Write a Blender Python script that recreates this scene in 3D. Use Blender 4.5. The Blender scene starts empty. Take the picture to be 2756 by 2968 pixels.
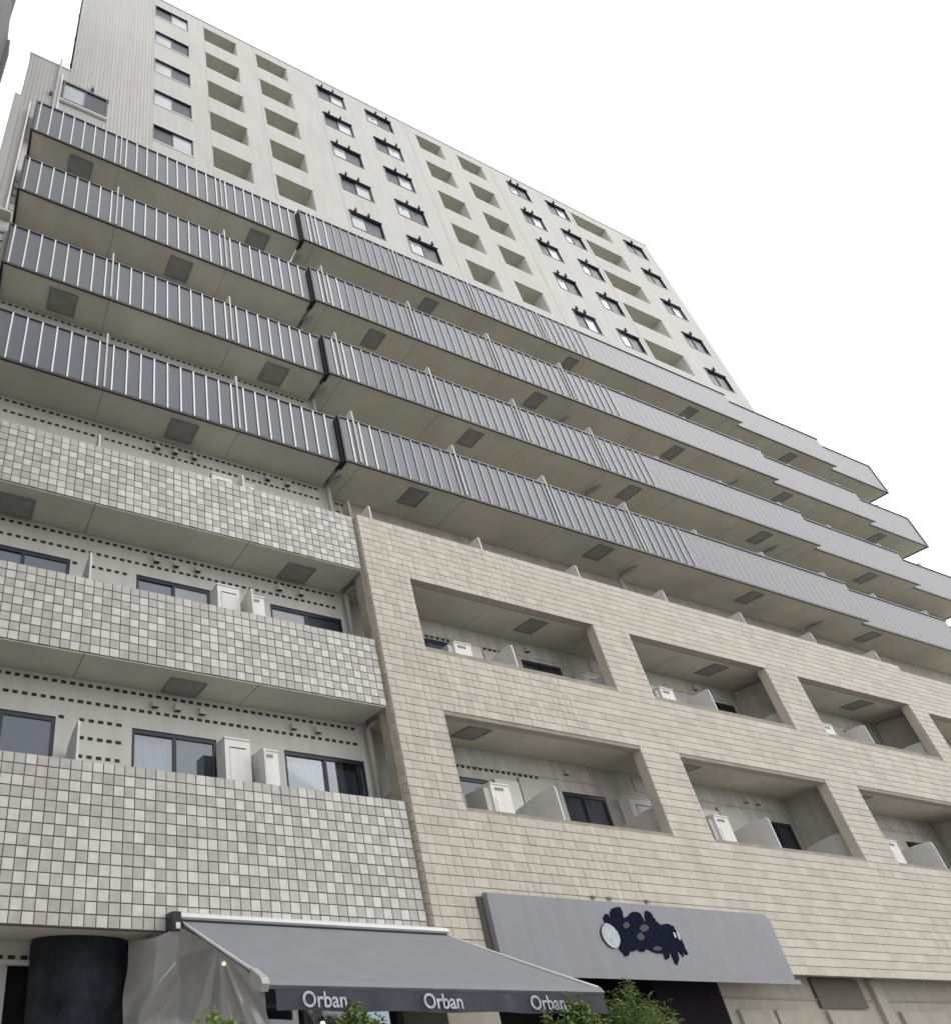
import bpy, math, random
from mathutils import Vector, Matrix
random.seed(7)
R = math.radians
SC = bpy.context.scene
COL = SC.collection

# ------------------------------------------------------------------ camera, sky, sun, exposure
U = 8.0          # metres per plan unit (camera to facade = 1 unit)
EYE = 1.6        # eye height
YAW, PITCH = 19.88, 28.95
cd = bpy.data.cameras.new('camera'); cam = bpy.data.objects.new('camera', cd); COL.objects.link(cam)
cam.location = (0, 0, EYE); cam.rotation_euler = (R(90 + PITCH), 0, R(-YAW))
cd.sensor_fit = 'HORIZONTAL'; cd.sensor_width = 36; cd.lens = 24.226
cd.shift_x = 0.3253; cd.shift_y = 0.1706; cd.clip_start = .05; cd.clip_end = 3000
SC.camera = cam

w = bpy.data.worlds.new('World'); SC.world = w; w.use_nodes = True
nt = w.node_tree; nt.nodes.clear()
sky = nt.nodes.new('ShaderNodeTexSky'); sky.sky_type = 'NISHITA'; sky.sun_disc = False
SUN_EL, SUN_AZ = 44.0, 118.0            # sun behind the viewer to the right, veiled by cloud
sky.sun_elevation = R(SUN_EL); sky.sun_rotation = R(SUN_AZ); sky.dust_density = 4
hs = nt.nodes.new('ShaderNodeHueSaturation'); hs.inputs['Saturation'].default_value = .12
mx = nt.nodes.new('ShaderNodeMix'); mx.data_type = 'RGBA'; mx.inputs[0].default_value = .72
mx.inputs[7].default_value = (13.5, 13.45, 13.35, 1)      # cloud layer
bg = nt.nodes.new('ShaderNodeBackground'); bg.inputs['Strength'].default_value = .12
wo = nt.nodes.new('ShaderNodeOutputWorld')
nt.links.new(sky.outputs[0], hs.inputs['Color']); nt.links.new(hs.outputs[0], mx.inputs[6])
nt.links.new(mx.outputs[2], bg.inputs[0]); nt.links.new(bg.outputs[0], wo.inputs[0])

sl = bpy.data.lights.new('sun', 'SUN'); so = bpy.data.objects.new('sun', sl); COL.objects.link(so)
sl.energy = .5; sl.angle = R(70); sl.color = (1, .975, .94)
_a = R(SUN_AZ)
_d = Vector((math.sin(_a) * math.cos(R(SUN_EL)), math.cos(_a) * math.cos(R(SUN_EL)), math.sin(R(SUN_EL))))
so.rotation_euler = _d.to_track_quat('Z', 'Y').to_euler()
vs = SC.view_settings
vs.view_transform = 'Standard'; vs.look = 'None'; vs.gamma = 1; vs.use_curve_mapping = False
vs.exposure = 0.2
SC.cycles.max_bounces = 6; SC.cycles.diffuse_bounces = 4; SC.cycles.transparent_max_bounces = 12

# ------------------------------------------------------------------ materials
def mat(name, col, rough=.7, spec=.4, metal=0, var=.06, scale=3.0, streak=0.0, bump=0.0, bscale=40, coat=0):
    m = bpy.data.materials.new(name); m.use_nodes = True
    t = m.node_tree; b = t.nodes['Principled BSDF']
    b.inputs['Roughness'].default_value = rough; b.inputs['Metallic'].default_value = metal
    b.inputs['Specular IOR Level'].default_value = spec
    b.inputs['Coat Weight'].default_value = coat
    b.inputs['Coat Roughness'].default_value = .04
    geo = t.nodes.new('ShaderNodeNewGeometry')
    n = t.nodes.new('ShaderNodeTexNoise'); n.inputs['Scale'].default_value = scale; n.inputs['Detail'].default_value = 6
    n.inputs['Roughness'].default_value = .62
    t.links.new(geo.outputs['Position'], n.inputs['Vector'])
    mr = t.nodes.new('ShaderNodeMapRange'); mr.inputs[1].default_value = .3; mr.inputs[2].default_value = .7
    mr.inputs[3].default_value = 1 - var; mr.inputs[4].default_value = 1 + var
    t.links.new(n.outputs[0], mr.inputs[0])
    fac = mr.outputs[0]
    if streak:
        mp = t.nodes.new('ShaderNodeMapping'); mp.inputs['Scale'].default_value = (2.6, 2.6, .16)
        n2 = t.nodes.new('ShaderNodeTexNoise'); n2.inputs['Scale'].default_value = 2.2; n2.inputs['Detail'].default_value = 7
        m2 = t.nodes.new('ShaderNodeMapRange'); m2.inputs[1].default_value = .42; m2.inputs[2].default_value = .72
        m2.inputs[3].default_value = 1; m2.inputs[4].default_value = 1 - streak
        t.links.new(geo.outputs['Position'], mp.inputs[0]); t.links.new(mp.outputs[0], n2.inputs[0])
        t.links.new(n2.outputs[0], m2.inputs[0])
        mm = t.nodes.new('ShaderNodeMath'); mm.operation = 'MULTIPLY'
        t.links.new(fac, mm.inputs[0]); t.links.new(m2.outputs[0], mm.inputs[1]); fac = mm.outputs[0]
    vm = t.nodes.new('ShaderNodeVectorMath'); vm.operation = 'SCALE'; vm.inputs[0].default_value = col
    t.links.new(fac, vm.inputs['Scale']); t.links.new(vm.outputs[0], b.inputs['Base Color'])
    if bump:
        n3 = t.nodes.new('ShaderNodeTexNoise'); n3.inputs['Scale'].default_value = bscale; n3.inputs['Detail'].default_value = 4
        bp = t.nodes.new('ShaderNodeBump'); bp.inputs['Strength'].default_value = bump; bp.inputs['Distance'].default_value = .01
        t.links.new(geo.outputs['Position'], n3.inputs['Vector']); t.links.new(n3.outputs[0], bp.inputs['Height'])
        t.links.new(bp.outputs[0], b.inputs['Normal'])
    return m

M = {}
M['wall'] = mat('painted_wall', (.60, .60, .57), .75, streak=.10, var=.04, scale=1.2, bump=.15)
M['tower'] = mat('tower_paint', (.575, .568, .548), .7, streak=.10, var=.035, scale=.5, bump=.1)
M['tower_b'] = mat('tower_siding', (.51, .512, .505), .6, streak=.05, var=.03, scale=.6)
M['inner'] = mat('loggia_paint', (.56, .545, .48), .8, streak=.12, var=.05, scale=1.5)
M['soffit'] = mat('soffit_paint', (.66, .637, .54), .8, var=.11, scale=.8)
M['tile_a'] = mat('tile_pale', (.61, .60, .57), .45, var=.10, scale=7, streak=.12, bump=.2, bscale=30)
M['tile_b'] = mat('tile_ash', (.435, .428, .405), .5, var=.12, scale=7, streak=.10, bump=.2, bscale=30)
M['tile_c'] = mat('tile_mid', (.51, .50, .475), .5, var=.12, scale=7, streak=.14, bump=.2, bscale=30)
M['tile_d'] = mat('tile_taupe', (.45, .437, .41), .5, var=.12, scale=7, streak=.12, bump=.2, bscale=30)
M['bei_a'] = mat('tile_sand', (.53, .498, .43), .65, var=.07, scale=5, streak=.10, bump=.3, bscale=22)
M['bei_b'] = mat('tile_sand_pale', (.56, .527, .46), .65, var=.07, scale=5, streak=.08, bump=.3, bscale=22)
M['bei_c'] = mat('tile_sand_dull', (.495, .462, .40), .65, var=.07, scale=5, streak=.12, bump=.3, bscale=22)
M['grout'] = mat('grout', (.21, .20, .18), .95, var=.15)
M['grout_b'] = mat('grout_sand', (.32, .295, .245), .95, var=.18)
M['panel'] = mat('railing_panel', (.088, .094, .120), .38, spec=.5, var=.05, scale=.8, streak=.05)
M['white'] = mat('white_metal', (.88, .88, .88), .28, spec=.9, var=.03)
M['mull'] = mat('soft_batten', (.46, .47, .50), .45, spec=.4, var=.05)
M['fin'] = mat('partition_board', (.66, .66, .64), .6, var=.05, streak=.08)
M['black'] = mat('black_trim', (.018, .018, .022), .45, var=.1)
M['hatch'] = mat('hatch_steel', (.26, .26, .245), .5, var=.12, scale=5)
M['hatch_l'] = mat('hatch_lid', (.30, .30, .285), .42, var=.16, scale=6)
M['slot'] = mat('slot_dark', (.035, .035, .032), .8, var=.3, scale=20)
M['frame'] = mat('window_frame', (.022, .03, .045), .35, var=.1)
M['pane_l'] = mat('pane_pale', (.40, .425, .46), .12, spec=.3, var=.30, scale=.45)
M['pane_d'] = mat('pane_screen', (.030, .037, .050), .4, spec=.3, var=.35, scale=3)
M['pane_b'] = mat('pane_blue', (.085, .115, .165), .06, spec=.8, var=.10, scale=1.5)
M['cab'] = mat('cabinet_paint', (.72, .72, .70), .5, var=.04, streak=.06)
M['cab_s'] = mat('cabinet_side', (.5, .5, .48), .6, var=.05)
M['pipe'] = mat('pipe_grey', (.38, .385, .36), .5, var=.05)
M['awn'] = mat('awning_cloth', (.225, .232, .25), .8, spec=.2, var=.05, scale=2.5, bump=.1, bscale=200)
M['val'] = mat('valance_cloth', (.058, .065, .078), .8, spec=.2, var=.10, scale=6)
M['alu'] = mat('aluminium', (.60, .61, .61), .35, var=.04)
M['sign'] = mat('sign_board', (.245, .25, .275), .45, var=.05, scale=1.2, streak=.08)
M['navy'] = mat('navy_paint', (.006, .008, .024), .9, spec=.08, var=.5, scale=12, bump=.6, bscale=30)
M['speck'] = mat('speckled_grey', (.06, .065, .08), .8, var=.7, scale=40)
M['oval'] = mat('oval_silver', (.40, .44, .47), .4, var=.22, scale=9)
M['letter'] = mat('letter_white', (.42, .44, .47), .8, var=.35, scale=14)
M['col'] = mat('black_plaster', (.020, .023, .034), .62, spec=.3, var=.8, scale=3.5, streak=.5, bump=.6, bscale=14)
M['purple'] = mat('dark_cladding', (.012, .009, .016), .9, spec=.1, var=.15)
M['brown'] = mat('brown_board', (.10, .092, .078), .6, var=.08)
M['shopwall'] = mat('shop_wall', (.38, .365, .31), .8, var=.08, streak=.12)
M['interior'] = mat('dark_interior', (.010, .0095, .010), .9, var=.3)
M['asphalt'] = mat('asphalt', (.07, .07, .072), .9, var=.2, scale=3, bump=.5, bscale=80)
M['paving'] = mat('paving', (.40, .385, .36), .85, var=.1, scale=2)
M['ground'] = mat('ground', (.26, .25, .235), .9, var=.15, scale=.3)
M['paint'] = mat('road_paint', (.75, .75, .73), .7, var=.12, scale=8)
M['neigh'] = mat('neighbour_cladding', (.10, .105, .115), .35, spec=.5, var=.2, scale=.8, streak=.25)
M['neigh_e'] = mat('neighbour_edge', (.035, .038, .05), .4, var=.1)
M['curtain'] = mat('curtain_cloth', (.60, .63, .66), .9, spec=.1, var=.04)
M['leaf'] = mat('leaf_green', (.075, .125, .03), .6, var=.45, scale=9)
M['leaf2'] = mat('leaf_fresh', (.16, .24, .06), .6, var=.4, scale=9)
M['stem'] = mat('stem_green', (.06, .085, .03), .7)
M['planter'] = mat('planter_wood', (.12, .085, .055), .8, var=.2)
M['wall_d'] = mat('stained_wall', (.54, .53, .48), .8, streak=.22, var=.10, scale=2.2, bump=.15)
M['wire'] = mat('cable_black', (.02, .02, .02), .6)

def glass(name, tint, refl=.1, body=0.0, bodycol=(.5, .5, .5)):
    m = bpy.data.materials.new(name); m.use_nodes = True; t = m.node_tree; t.nodes.clear()
    o = t.nodes.new('ShaderNodeOutputMaterial')
    tr = t.nodes.new('ShaderNodeBsdfTransparent'); tr.inputs[0].default_value = tint + (1,)
    gl = t.nodes.new('ShaderNodeBsdfGlossy'); gl.inputs['Roughness'].default_value = .03
    fr = t.nodes.new('ShaderNodeFresnel'); fr.inputs[0].default_value = 1.5
    ad = t.nodes.new('ShaderNodeMath'); ad.operation = 'ADD'; ad.use_clamp = True; ad.inputs[1].default_value = refl
    mxs = t.nodes.new('ShaderNodeMixShader')
    t.links.new(fr.outputs[0], ad.inputs[0]); t.links.new(ad.outputs[0], mxs.inputs[0])
    t.links.new(tr.outputs[0], mxs.inputs[1]); t.links.new(gl.outputs[0], mxs.inputs[2])
    t.links.new(mxs.outputs[0], o.inputs[0])
    return m
M['glass'] = glass('clear_glass', (.80, .86, .92), .12)
M['glass_d'] = glass('tinted_glass', (.60, .66, .72), .10)

def vinyl():
    m = bpy.data.materials.new('clear_vinyl'); m.use_nodes = True; t = m.node_tree; t.nodes.clear()
    o = t.nodes.new('ShaderNodeOutputMaterial')
    tr = t.nodes.new('ShaderNodeBsdfTransparent'); tr.inputs[0].default_value = (.9, .9, .9, 1)
    df = t.nodes.new('ShaderNodeBsdfDiffuse'); df.inputs[0].default_value = (.68, .68, .68, 1)
    tl = t.nodes.new('ShaderNodeBsdfTranslucent'); tl.inputs[0].default_value = (.40, .40, .40, 1)
    gl = t.nodes.new('ShaderNodeBsdfGlossy'); gl.inputs['Roughness'].default_value = .16
    a = t.nodes.new('ShaderNodeMixShader'); a.inputs[0].default_value = .45
    b = t.nodes.new('ShaderNodeMixShader'); b.inputs[0].default_value = .24
    c = t.nodes.new('ShaderNodeMixShader')
    n = t.nodes.new('ShaderNodeTexNoise'); n.inputs['Scale'].default_value = 1.6
    mr = t.nodes.new('ShaderNodeMapRange'); mr.inputs[3].default_value = .62; mr.inputs[4].default_value = .92
    geo = t.nodes.new('ShaderNodeNewGeometry')
    t.links.new(geo.outputs['Position'], n.inputs['Vector']); t.links.new(n.outputs[0], mr.inputs[0])
    t.links.new(df.outputs[0], a.inputs[1]); t.links.new(tl.outputs[0], a.inputs[2])
    t.links.new(a.outputs[0], b.inputs[1]); t.links.new(gl.outputs[0], b.inputs[2])
    t.links.new(mr.outputs[0], c.inputs[0]); t.links.new(tr.outputs[0], c.inputs[1]); t.links.new(b.outputs[0], c.inputs[2])
    t.links.new(c.outputs[0], o.inputs[0])
    return m
M['vinyl'] = vinyl()
def lampm():
    m = bpy.data.materials.new('warm_bulb'); m.use_nodes = True; b = m.node_tree.nodes['Principled BSDF']
    b.inputs['Emission Color'].default_value = (1, .78, .45, 1); b.inputs['Emission Strength'].default_value = 4
    return m
M['bulb'] = lampm()

# ------------------------------------------------------------------ mesh helpers (plan units -> metres)
def P(x, y, z): return (x * U, y * U, z * U + EYE)

class MB:
    """collects faces of one mesh"""
    def __init__(s): s.v = []; s.f = []; s.m = []; s.mats = []; s.sm = []
    def mi(s, mt):
        if mt not in s.mats: s.mats.append(mt)
        return s.mats.index(mt)
    def quad(s, pts, mt, smooth=False):
        k = len(s.v); s.v += [P(*p) for p in pts]; s.f.append(tuple(range(k, k + len(pts)))); s.m.append(s.mi(mt)); s.sm.append(smooth)
    def box(s, x0, x1, y0, y1, z0, z1, mt):
        k = len(s.v)
        for z in (z0, z1):
            for (x, y) in ((x0, y0), (x1, y0), (x1, y1), (x0, y1)): s.v.append(P(x, y, z))
        i = s.mi(mt)
        for f in ((0, 3, 2, 1), (4, 5, 6, 7), (0, 1, 5, 4), (1, 2, 6, 5), (2, 3, 7, 6), (3, 0, 4, 7)):
            s.f.append(tuple(k + a for a in f)); s.m.append(i); s.sm.append(False)
    def prism(s, pts, axis, a, b, mt):
        """extrude a polygon; axis 'x': pts are (y,z); axis 'y': pts are (x,z); axis 'z': (x,y)"""
        def mk(p, t):
            return {'x': (t, p[0], p[1]), 'y': (p[0], t, p[1]), 'z': (p[0], p[1], t)}[axis]
        k = len(s.v); n = len(pts); i = s.mi(mt)
        s.v += [P(*mk(p, a)) for p in pts] + [P(*mk(p, b)) for p in pts]
        s.f.append(tuple(range(k, k + n))); s.f.append(tuple(range(k + 2 * n - 1, k + n - 1, -1))); s.m += [i, i]; s.sm += [False, False]
        for j in range(n):
            j2 = (j + 1) % n
            s.f.append((k + j, k + j2, k + n + j2, k + n + j)[::-1]); s.m.append(i); s.sm.append(False)
    def tube(s, path, r, mt, n=10, cap=True):
        """path: plan-unit points, r in metres"""
        i = s.mi(mt); pp = [Vector(P(*p)) for p in path]; rings = []
        for j, p in enumerate(pp):
            d = (pp[min(j + 1, len(pp) - 1)] - pp[max(j - 1, 0)]).normalized()
            up = Vector((0, 0, 1)) if abs(d.z) < .9 else Vector((1, 0, 0))
            a = d.cross(up).normalized(); b = d.cross(a).normalized()
            rr = r[j] if isinstance(r, (list, tuple)) else r
            rings.append(len(s.v))
            for q in range(n):
                t = 2 * math.pi * q / n
                s.v.append(tuple(p + a * (rr * math.cos(t)) + b * (rr * math.sin(t))))
        for j in range(len(rings) - 1):
            for q in range(n):
                q2 = (q + 1) % n
                s.f.append((rings[j] + q, rings[j] + q2, rings[j + 1] + q2, rings[j + 1] + q)); s.m.append(i); s.sm.append(True)
        if cap:
            s.f.append(tuple(rings[0] + q for q in range(n))[::-1]); s.m.append(i); s.sm.append(False)
            s.f.append(tuple(rings[-1] + q for q in range(n))); s.m.append(i); s.sm.append(False)
    def grid(s, fn, n, m, mt):
        k = len(s.v); i = s.mi(mt)
        for a in range(n + 1):
            for b in range(m + 1): s.v.append(P(*fn(a / n, b / m)))
        for a in range(n):
            for b in range(m):
                s.f.append((k + a * (m + 1) + b, k + (a + 1) * (m + 1) + b, k + (a + 1) * (m + 1) + b + 1, k + a * (m + 1) + b + 1)); s.m.append(i); s.sm.append(True)
    def mesh(s, name):
        me = bpy.data.meshes.new(name); me.from_pydata(s.v, [], s.f)
        for mt in s.mats: me.materials.append(M[mt])
        me.polygons.foreach_set('material_index', s.m); me.polygons.foreach_set('use_smooth', s.sm)
        me.update()
        return me
    def build(s, name, parent=None, **props):
        o = bpy.data.objects.new(name, s.mesh(name)); COL.objects.link(o)
        if parent is not None: attach(o, parent)
        for k, v in props.items(): o[k] = v
        return o

OFFSET = {}
def attach(o, parent):
    o.parent = parent
    off = OFFSET.get(parent.name)
    if off is not None: o.matrix_parent_inverse = Matrix.Translation(-off)
def thing(name, label, cat, loc=(0, 0, 0), group=None):
    e = bpy.data.objects.new(name, None); COL.objects.link(e)
    L = Vector(P(*loc)); e.location = L; e.empty_display_size = .3
    OFFSET[e.name] = L
    e['label'] = label; e['category'] = cat
    if group: e['group'] = group
    return e
def tag(o, label, cat, group=None):
    o['label'] = label; o['category'] = cat
    if group: o['group'] = group
    return o

# projected size, used only to decide which of very many like pieces become single objects
_cy, _sy, _cp, _sp = math.cos(R(YAW)), math.sin(R(YAW)), math.cos(R(PITCH)), math.sin(R(PITCH))
def proj(x, y, z):
    a = x * _cy - y * _sy; w_ = x * _sy * _cp + y * _cy * _cp + z * _sp; b = -x * _sy * _sp - y * _cy * _sp + z * _cp
    if w_ < .05: return None
    return 322.9 + 1243.6 * a / w_, 1310.3 - 1243.6 * b / w_
def shown(x0, x1, y, z0, z1):
    p = [proj(*q) for q in ((x0, y, z0), (x1, y, z0), (x1, y, z1), (x0, y, z1))]
    if any(q is None for q in p): return 0
    ar = abs(sum(p[i][0] * p[(i + 1) % 4][1] - p[(i + 1) % 4][0] * p[i][1] for i in range(4))) / 2
    cx = sum(q[0] for q in p) / 4; cy = sum(q[1] for q in p) / 4
    return ar if (2 < cx < 1846 and 2 < cy < 1988) else ar * 1e-4

UNIT = {}
def unit_mesh(mt):
    if mt not in UNIT:
        me = bpy.data.meshes.new('block_' + mt)
        v = [(x, y, z) for z in (-.5, .5) for (x, y) in ((-.5, -.5), (.5, -.5), (.5, .5), (-.5, .5))]
        me.from_pydata(v, [], [(0, 3, 2, 1), (4, 5, 6, 7), (0, 1, 5, 4), (1, 2, 6, 5), (2, 3, 7, 6), (3, 0, 4, 7)])
        me.materials.append(M[mt]); UNIT[mt] = me
    return UNIT[mt]
class Pieces:
    """very many alike pieces: the largest-showing ones as single parts, the rest one joined part"""
    def __init__(s, name): s.name = name; s.l = []
    def add(s, x0, x1, y0, y1, z0, z1, mt, parent):
        s.l.append((shown(x0, x1, y0, z0, z1), x0, x1, y0, y1, z0, z1, mt, parent))
    def finish(s, root, most=296):
        s.l.sort(key=lambda a: -a[0])
        for (_, x0, x1, y0, y1, z0, z1, mt, par) in s.l[:most]:
            o = bpy.data.objects.new(s.name, unit_mesh(mt)); COL.objects.link(o)
            o.location = P((x0 + x1) / 2, (y0 + y1) / 2, (z0 + z1) / 2); o.scale = ((x1 - x0) * U, (y1 - y0) * U, (z1 - z0) * U)
            attach(o, par)
        if len(s.l) > most:
            mb = MB()
            for (_, x0, x1, y0, y1, z0, z1, mt, par) in s.l[most:]: mb.box(x0, x1, y0, y1, z0, z1, mt)
            mb.build(s.name, root, kind='stuff')

def holed_wall(mb, x0, x1, z0, z1, y0, y1, holes, mt, reveal=None):
    """wall slab with rectangular openings; clean front/back faces and reveals"""
    xs = sorted(set([x0, x1] + [h[0] for h in holes] + [h[1] for h in holes]))
    zs = sorted(set([z0, z1] + [h[2] for h in holes] + [h[3] for h in holes]))
    def open_(x, z): return any(h[0] < x < h[1] and h[2] < z < h[3] for h in holes)
    for j in range(len(zs) - 1):
        i = 0
        while i < len(xs) - 1:
            if open_((xs[i] + xs[i + 1]) / 2, (zs[j] + zs[j + 1]) / 2): i += 1; continue
            k = i
            while k < len(xs) - 1 and not open_((xs[k] + xs[k + 1]) / 2, (zs[j] + zs[j + 1]) / 2): k += 1
            a, b, c, d = xs[i], xs[k], zs[j], zs[j + 1]
            mb.quad([(a, y0, c), (b, y0, c), (b, y0, d), (a, y0, d)], mt)
            mb.quad([(b, y1, c), (a, y1, c), (a, y1, d), (b, y1, d)], mt)
            i = k
    for (a, b, c, d) in holes:
        r = reveal or mt
        mb.quad([(a, y0, c), (a, y1, c), (b, y1, c), (b, y0, c)][::-1], r)
        mb.quad([(a, y0, d), (b, y0, d), (b, y1, d), (a, y1, d)][::-1], r)
        mb.quad([(a, y0, c), (a, y0, d), (a, y1, d), (a, y1, c)][::-1], r)
        mb.quad([(b, y0, c), (b, y1, c), (b, y1, d), (b, y0, d)][::-1], r)
    mb.quad([(x0, y0, z1), (x1, y0, z1), (x1, y1, z1), (x0, y1, z1)], mt)
    mb.quad([(x0, y0, z0), (x0, y1, z0), (x1, y1, z0), (x1, y0, z0)], mt)
    mb.quad([(x0, y0, z0), (x0, y0, z1), (x0, y1, z1), (x0, y1, z0)], mt)
    mb.quad([(x1, y0, z0), (x1, y1, z0), (x1, y1, z1), (x1, y0, z1)], mt)

# ------------------------------------------------------------------ ground (structure)
GZ = -EYE / U
def sheet(name, x0, x1, y0, y1, dz, mt):
    mb = MB(); mb.quad([(x0, y0, GZ + dz / U), (x1, y0, GZ + dz / U), (x1, y1, GZ + dz / U), (x0, y1, GZ + dz / U)], mt)
    return mb.build(name, kind='structure')
sheet('ground', -150, 150, -150, 150, -.14, 'ground')
sheet('road', -60, 60, -1.05, .38, -.13, 'asphalt')
mb = MB(); mb.box(-60, 60, .40, 1.0, GZ - .2 / U, GZ, 'paving'); mb.box(-60, 60, 1.0, 1.6, GZ - .2 / U, GZ - .0005, 'paving')
mb.build('pavement', kind='structure')
mb = MB(); mb.box(-60, 60, .38, .40, GZ - .2 / U, GZ + .005 / U, 'grout_b'); mb.build('kerb', kind='structure')
mb = MB()
for k in range(-14, 30): mb.box(k * .9, k * .9 + .5, -.345, -.325, GZ - .13 / U, GZ - .126 / U, 'paint')
mb.build('road_marking', kind='structure')

# ------------------------------------------------------------------ the apartment building
B = thing('apartment_building', 'tall pale apartment building with tiled lower balconies, grey railed balconies and a white upper tower', 'building', (1.9, 1.1, GZ))
TILE, PANEL, MULL, SLOT = Pieces('tile'), Pieces('railing_panel'), Pieces('mullion'), Pieces('vent_slot')
BAY = .3595; FIN0 = .203
LEV = {'T3': .236, 'T2': .604, 'T1': .972, 'B4': 1.339, 'B3': 1.704, 'B2': 2.070, 'B1': 2.430}
YB = 1.10        # rear wall of the balconies

# --- tiled bands of the left block
JX = .864        # where the left block stops
def tile_band(name, x0, x1, y, z0, z1, sand=False, holes=()):
    """concrete backing with tiles proud of it"""
    mb = MB(); g = 'grout_b' if sand else 'grout'
    holed_wall(mb, x0, x1, z0, z1, y + .0006, y + .022, list(holes), g, 'bei_c' if sand else None)
    core = mb.build(name, B)
    th, tw = .0188, .0187
    rows = max(1, round((z1 - z0) / th)); th = (z1 - z0) / rows
    for j in range(rows):
        za, zb = z0 + j * th, z0 + (j + 1) * th
        gz = .0010
        if not sand:
            n = int((x1 - x0) / tw)
            x = x0
            i = 0
            while x < x1 - .004:
                xe = min(x + tw, x1)
                light = (i + j) % 2 == 0
                r = random.random()
                if x > .62: r = r * .75 + .25 * random.random()
                mt = ('tile_a' if light else 'tile_b') if r < .62 else random.choice(['tile_c', 'tile_c', 'tile_d', 'tile_a', 'tile_b'])
                gx = .0009
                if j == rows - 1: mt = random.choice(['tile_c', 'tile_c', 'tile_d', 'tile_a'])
                pr = .0010 + random.random() * .0009
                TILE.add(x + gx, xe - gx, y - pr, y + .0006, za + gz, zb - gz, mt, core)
                x = xe; i += 1
        else:
            x = x0 + (-.3 * tw if j % 2 else 0); x = x0
            while x < x1 - .002:
                wd = random.choice([tw, tw, tw * 2] if x < 1.45 else [tw, tw * 2, tw * 3, tw * 4]); gp = .00045 if x < 1.45 else .0002; xe = min(x + wd, x1)
                if x1 - xe < tw * .5: xe = x1
                segs = [(x, xe)]
                for (a, b, c, d) in holes:
                    if zb > c + .004 and za < d - .004:
                        ns = []
                        for (p, q) in segs:
                            if q <= a or p >= b: ns.append((p, q))
                            else:
                                if p < a: ns.append((p, a))
                                if q > b: ns.append((b, q))
                        segs = ns
                for (p, q) in segs:
                    if q - p < .003: continue
                    pr = .0010 + random.random() * (.0006 if x < 1.45 else .0001)
                    mt = random.choice(['bei_a', 'bei_a', 'bei_b', 'bei_c'])
                    TILE.add(p + gp, q - gp, y - pr, y + .0006, za + .0009, zb - .0006, mt, core)
                x = xe
    return core
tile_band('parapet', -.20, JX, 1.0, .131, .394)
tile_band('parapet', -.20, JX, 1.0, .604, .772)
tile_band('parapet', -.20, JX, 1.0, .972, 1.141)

# --- sand coloured frame wall of the right block
YR = .99
OPS = [(.998, 1.606), (1.744, 2.322), (2.475, 3.068)]
LOS = [(1.007, 1.606), (1.745, 2.330), (2.475, 3.070)]
h1 = [(a, b, .777, .975) for a, b in OPS] + [(a, b, .394, .604) for a, b in LOS]
tile_band('frame_wall', .872, 3.165, YR, .102, 1.143, True, h1)
tile_band('frame_wall', 3.166, 3.885, 1.008, .102, 1.143, True, [(3.21, 3.80, .777, .975), (3.21, 3.80, .394, .604)])
# returns of the sand wall seen in the openings and at its left edge
for (xa, xb, ya, yb, za, zb) in ((.872, .900, YR + .0225, 1.035, .10, 1.143), (2.392, 2.418, YR + .0225, 1.1275, .163, .966), (3.15, 3.176, 1.031, 1.1275, .163, .966)):
    mb = MB(); mb.box(xa, xb, ya, yb, za, zb, 'shopwall' if xa < 1 else 'wall_d'); mb.build('side_wall', B)
# returned tiles on the column beside the left balconies
mb = MB()
for j in range(54):
    za = .104 + j * .0192
    for k in range(2): mb.box(.8705, .8718, YR + .001 + k * .019, YR + .0185 + k * .019, za, za + .0180, random.choice(['bei_a', 'bei_b', 'bei_c']))
mb.build('return_tile', B, kind='stuff')
mb = MB(); mb.box(.8645, .8700, 1.004, 1.03, .102, 1.20, 'grout_b'); mb.build('expansion_joint', B)

# --- rear wall of the balconies with window openings
WIN = []           # (x0,x1,z0,z1, dark-first)
for f, z in (('T3', .246), ('T2', .614), ('T1', .982)):
    for a, b in ((-.022, .177), (.327, .507), (.662, .862)): WIN.append((a, b, z, z + .268 + (.008 if f == 'T2' else 0), f))
# right block doors (rear wall 1.128)
YW = 1.128
WINR = []
for z in (.246, .614, .982):
    for k, (a, b, c, d) in enumerate(((1.06, 1.237, 1.473, 1.624), (1.80, 1.965, 2.235, 2.368), (2.52, 2.69, 2.93, 3.06), (3.26, 3.42, 3.62, 3.78))):
        zt_ = {.246: .525, .614: .913, .982: 1.27}[z]; WINR += [(a, b, z, zt_, ''), (c, d, z, zt_, '')]
mb = MB(); holed_wall(mb, -.156, .885, .161, 2.43, YB, YB + .02, [(a, b, c, d) for a, b, c, d, _ in WIN], 'wall')
mb.build('rear_wall', B)
mb = MB(); holed_wall(mb, .8855, 4.33, .161, 2.43, YW, YW + .02, [(a, b, c, d) for a, b, c, d, _ in WINR], 'wall_d')
mb.build('rear_wall', B)
mb = MB(); mb.box(-.15, .88, YB + .06, YB + .07, .2, 2.4, 'interior'); mb.box(.89, 4.32, YW + .06, YW + .07, .2, 2.4, 'interior'); mb.build('room_partition', B)

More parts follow.
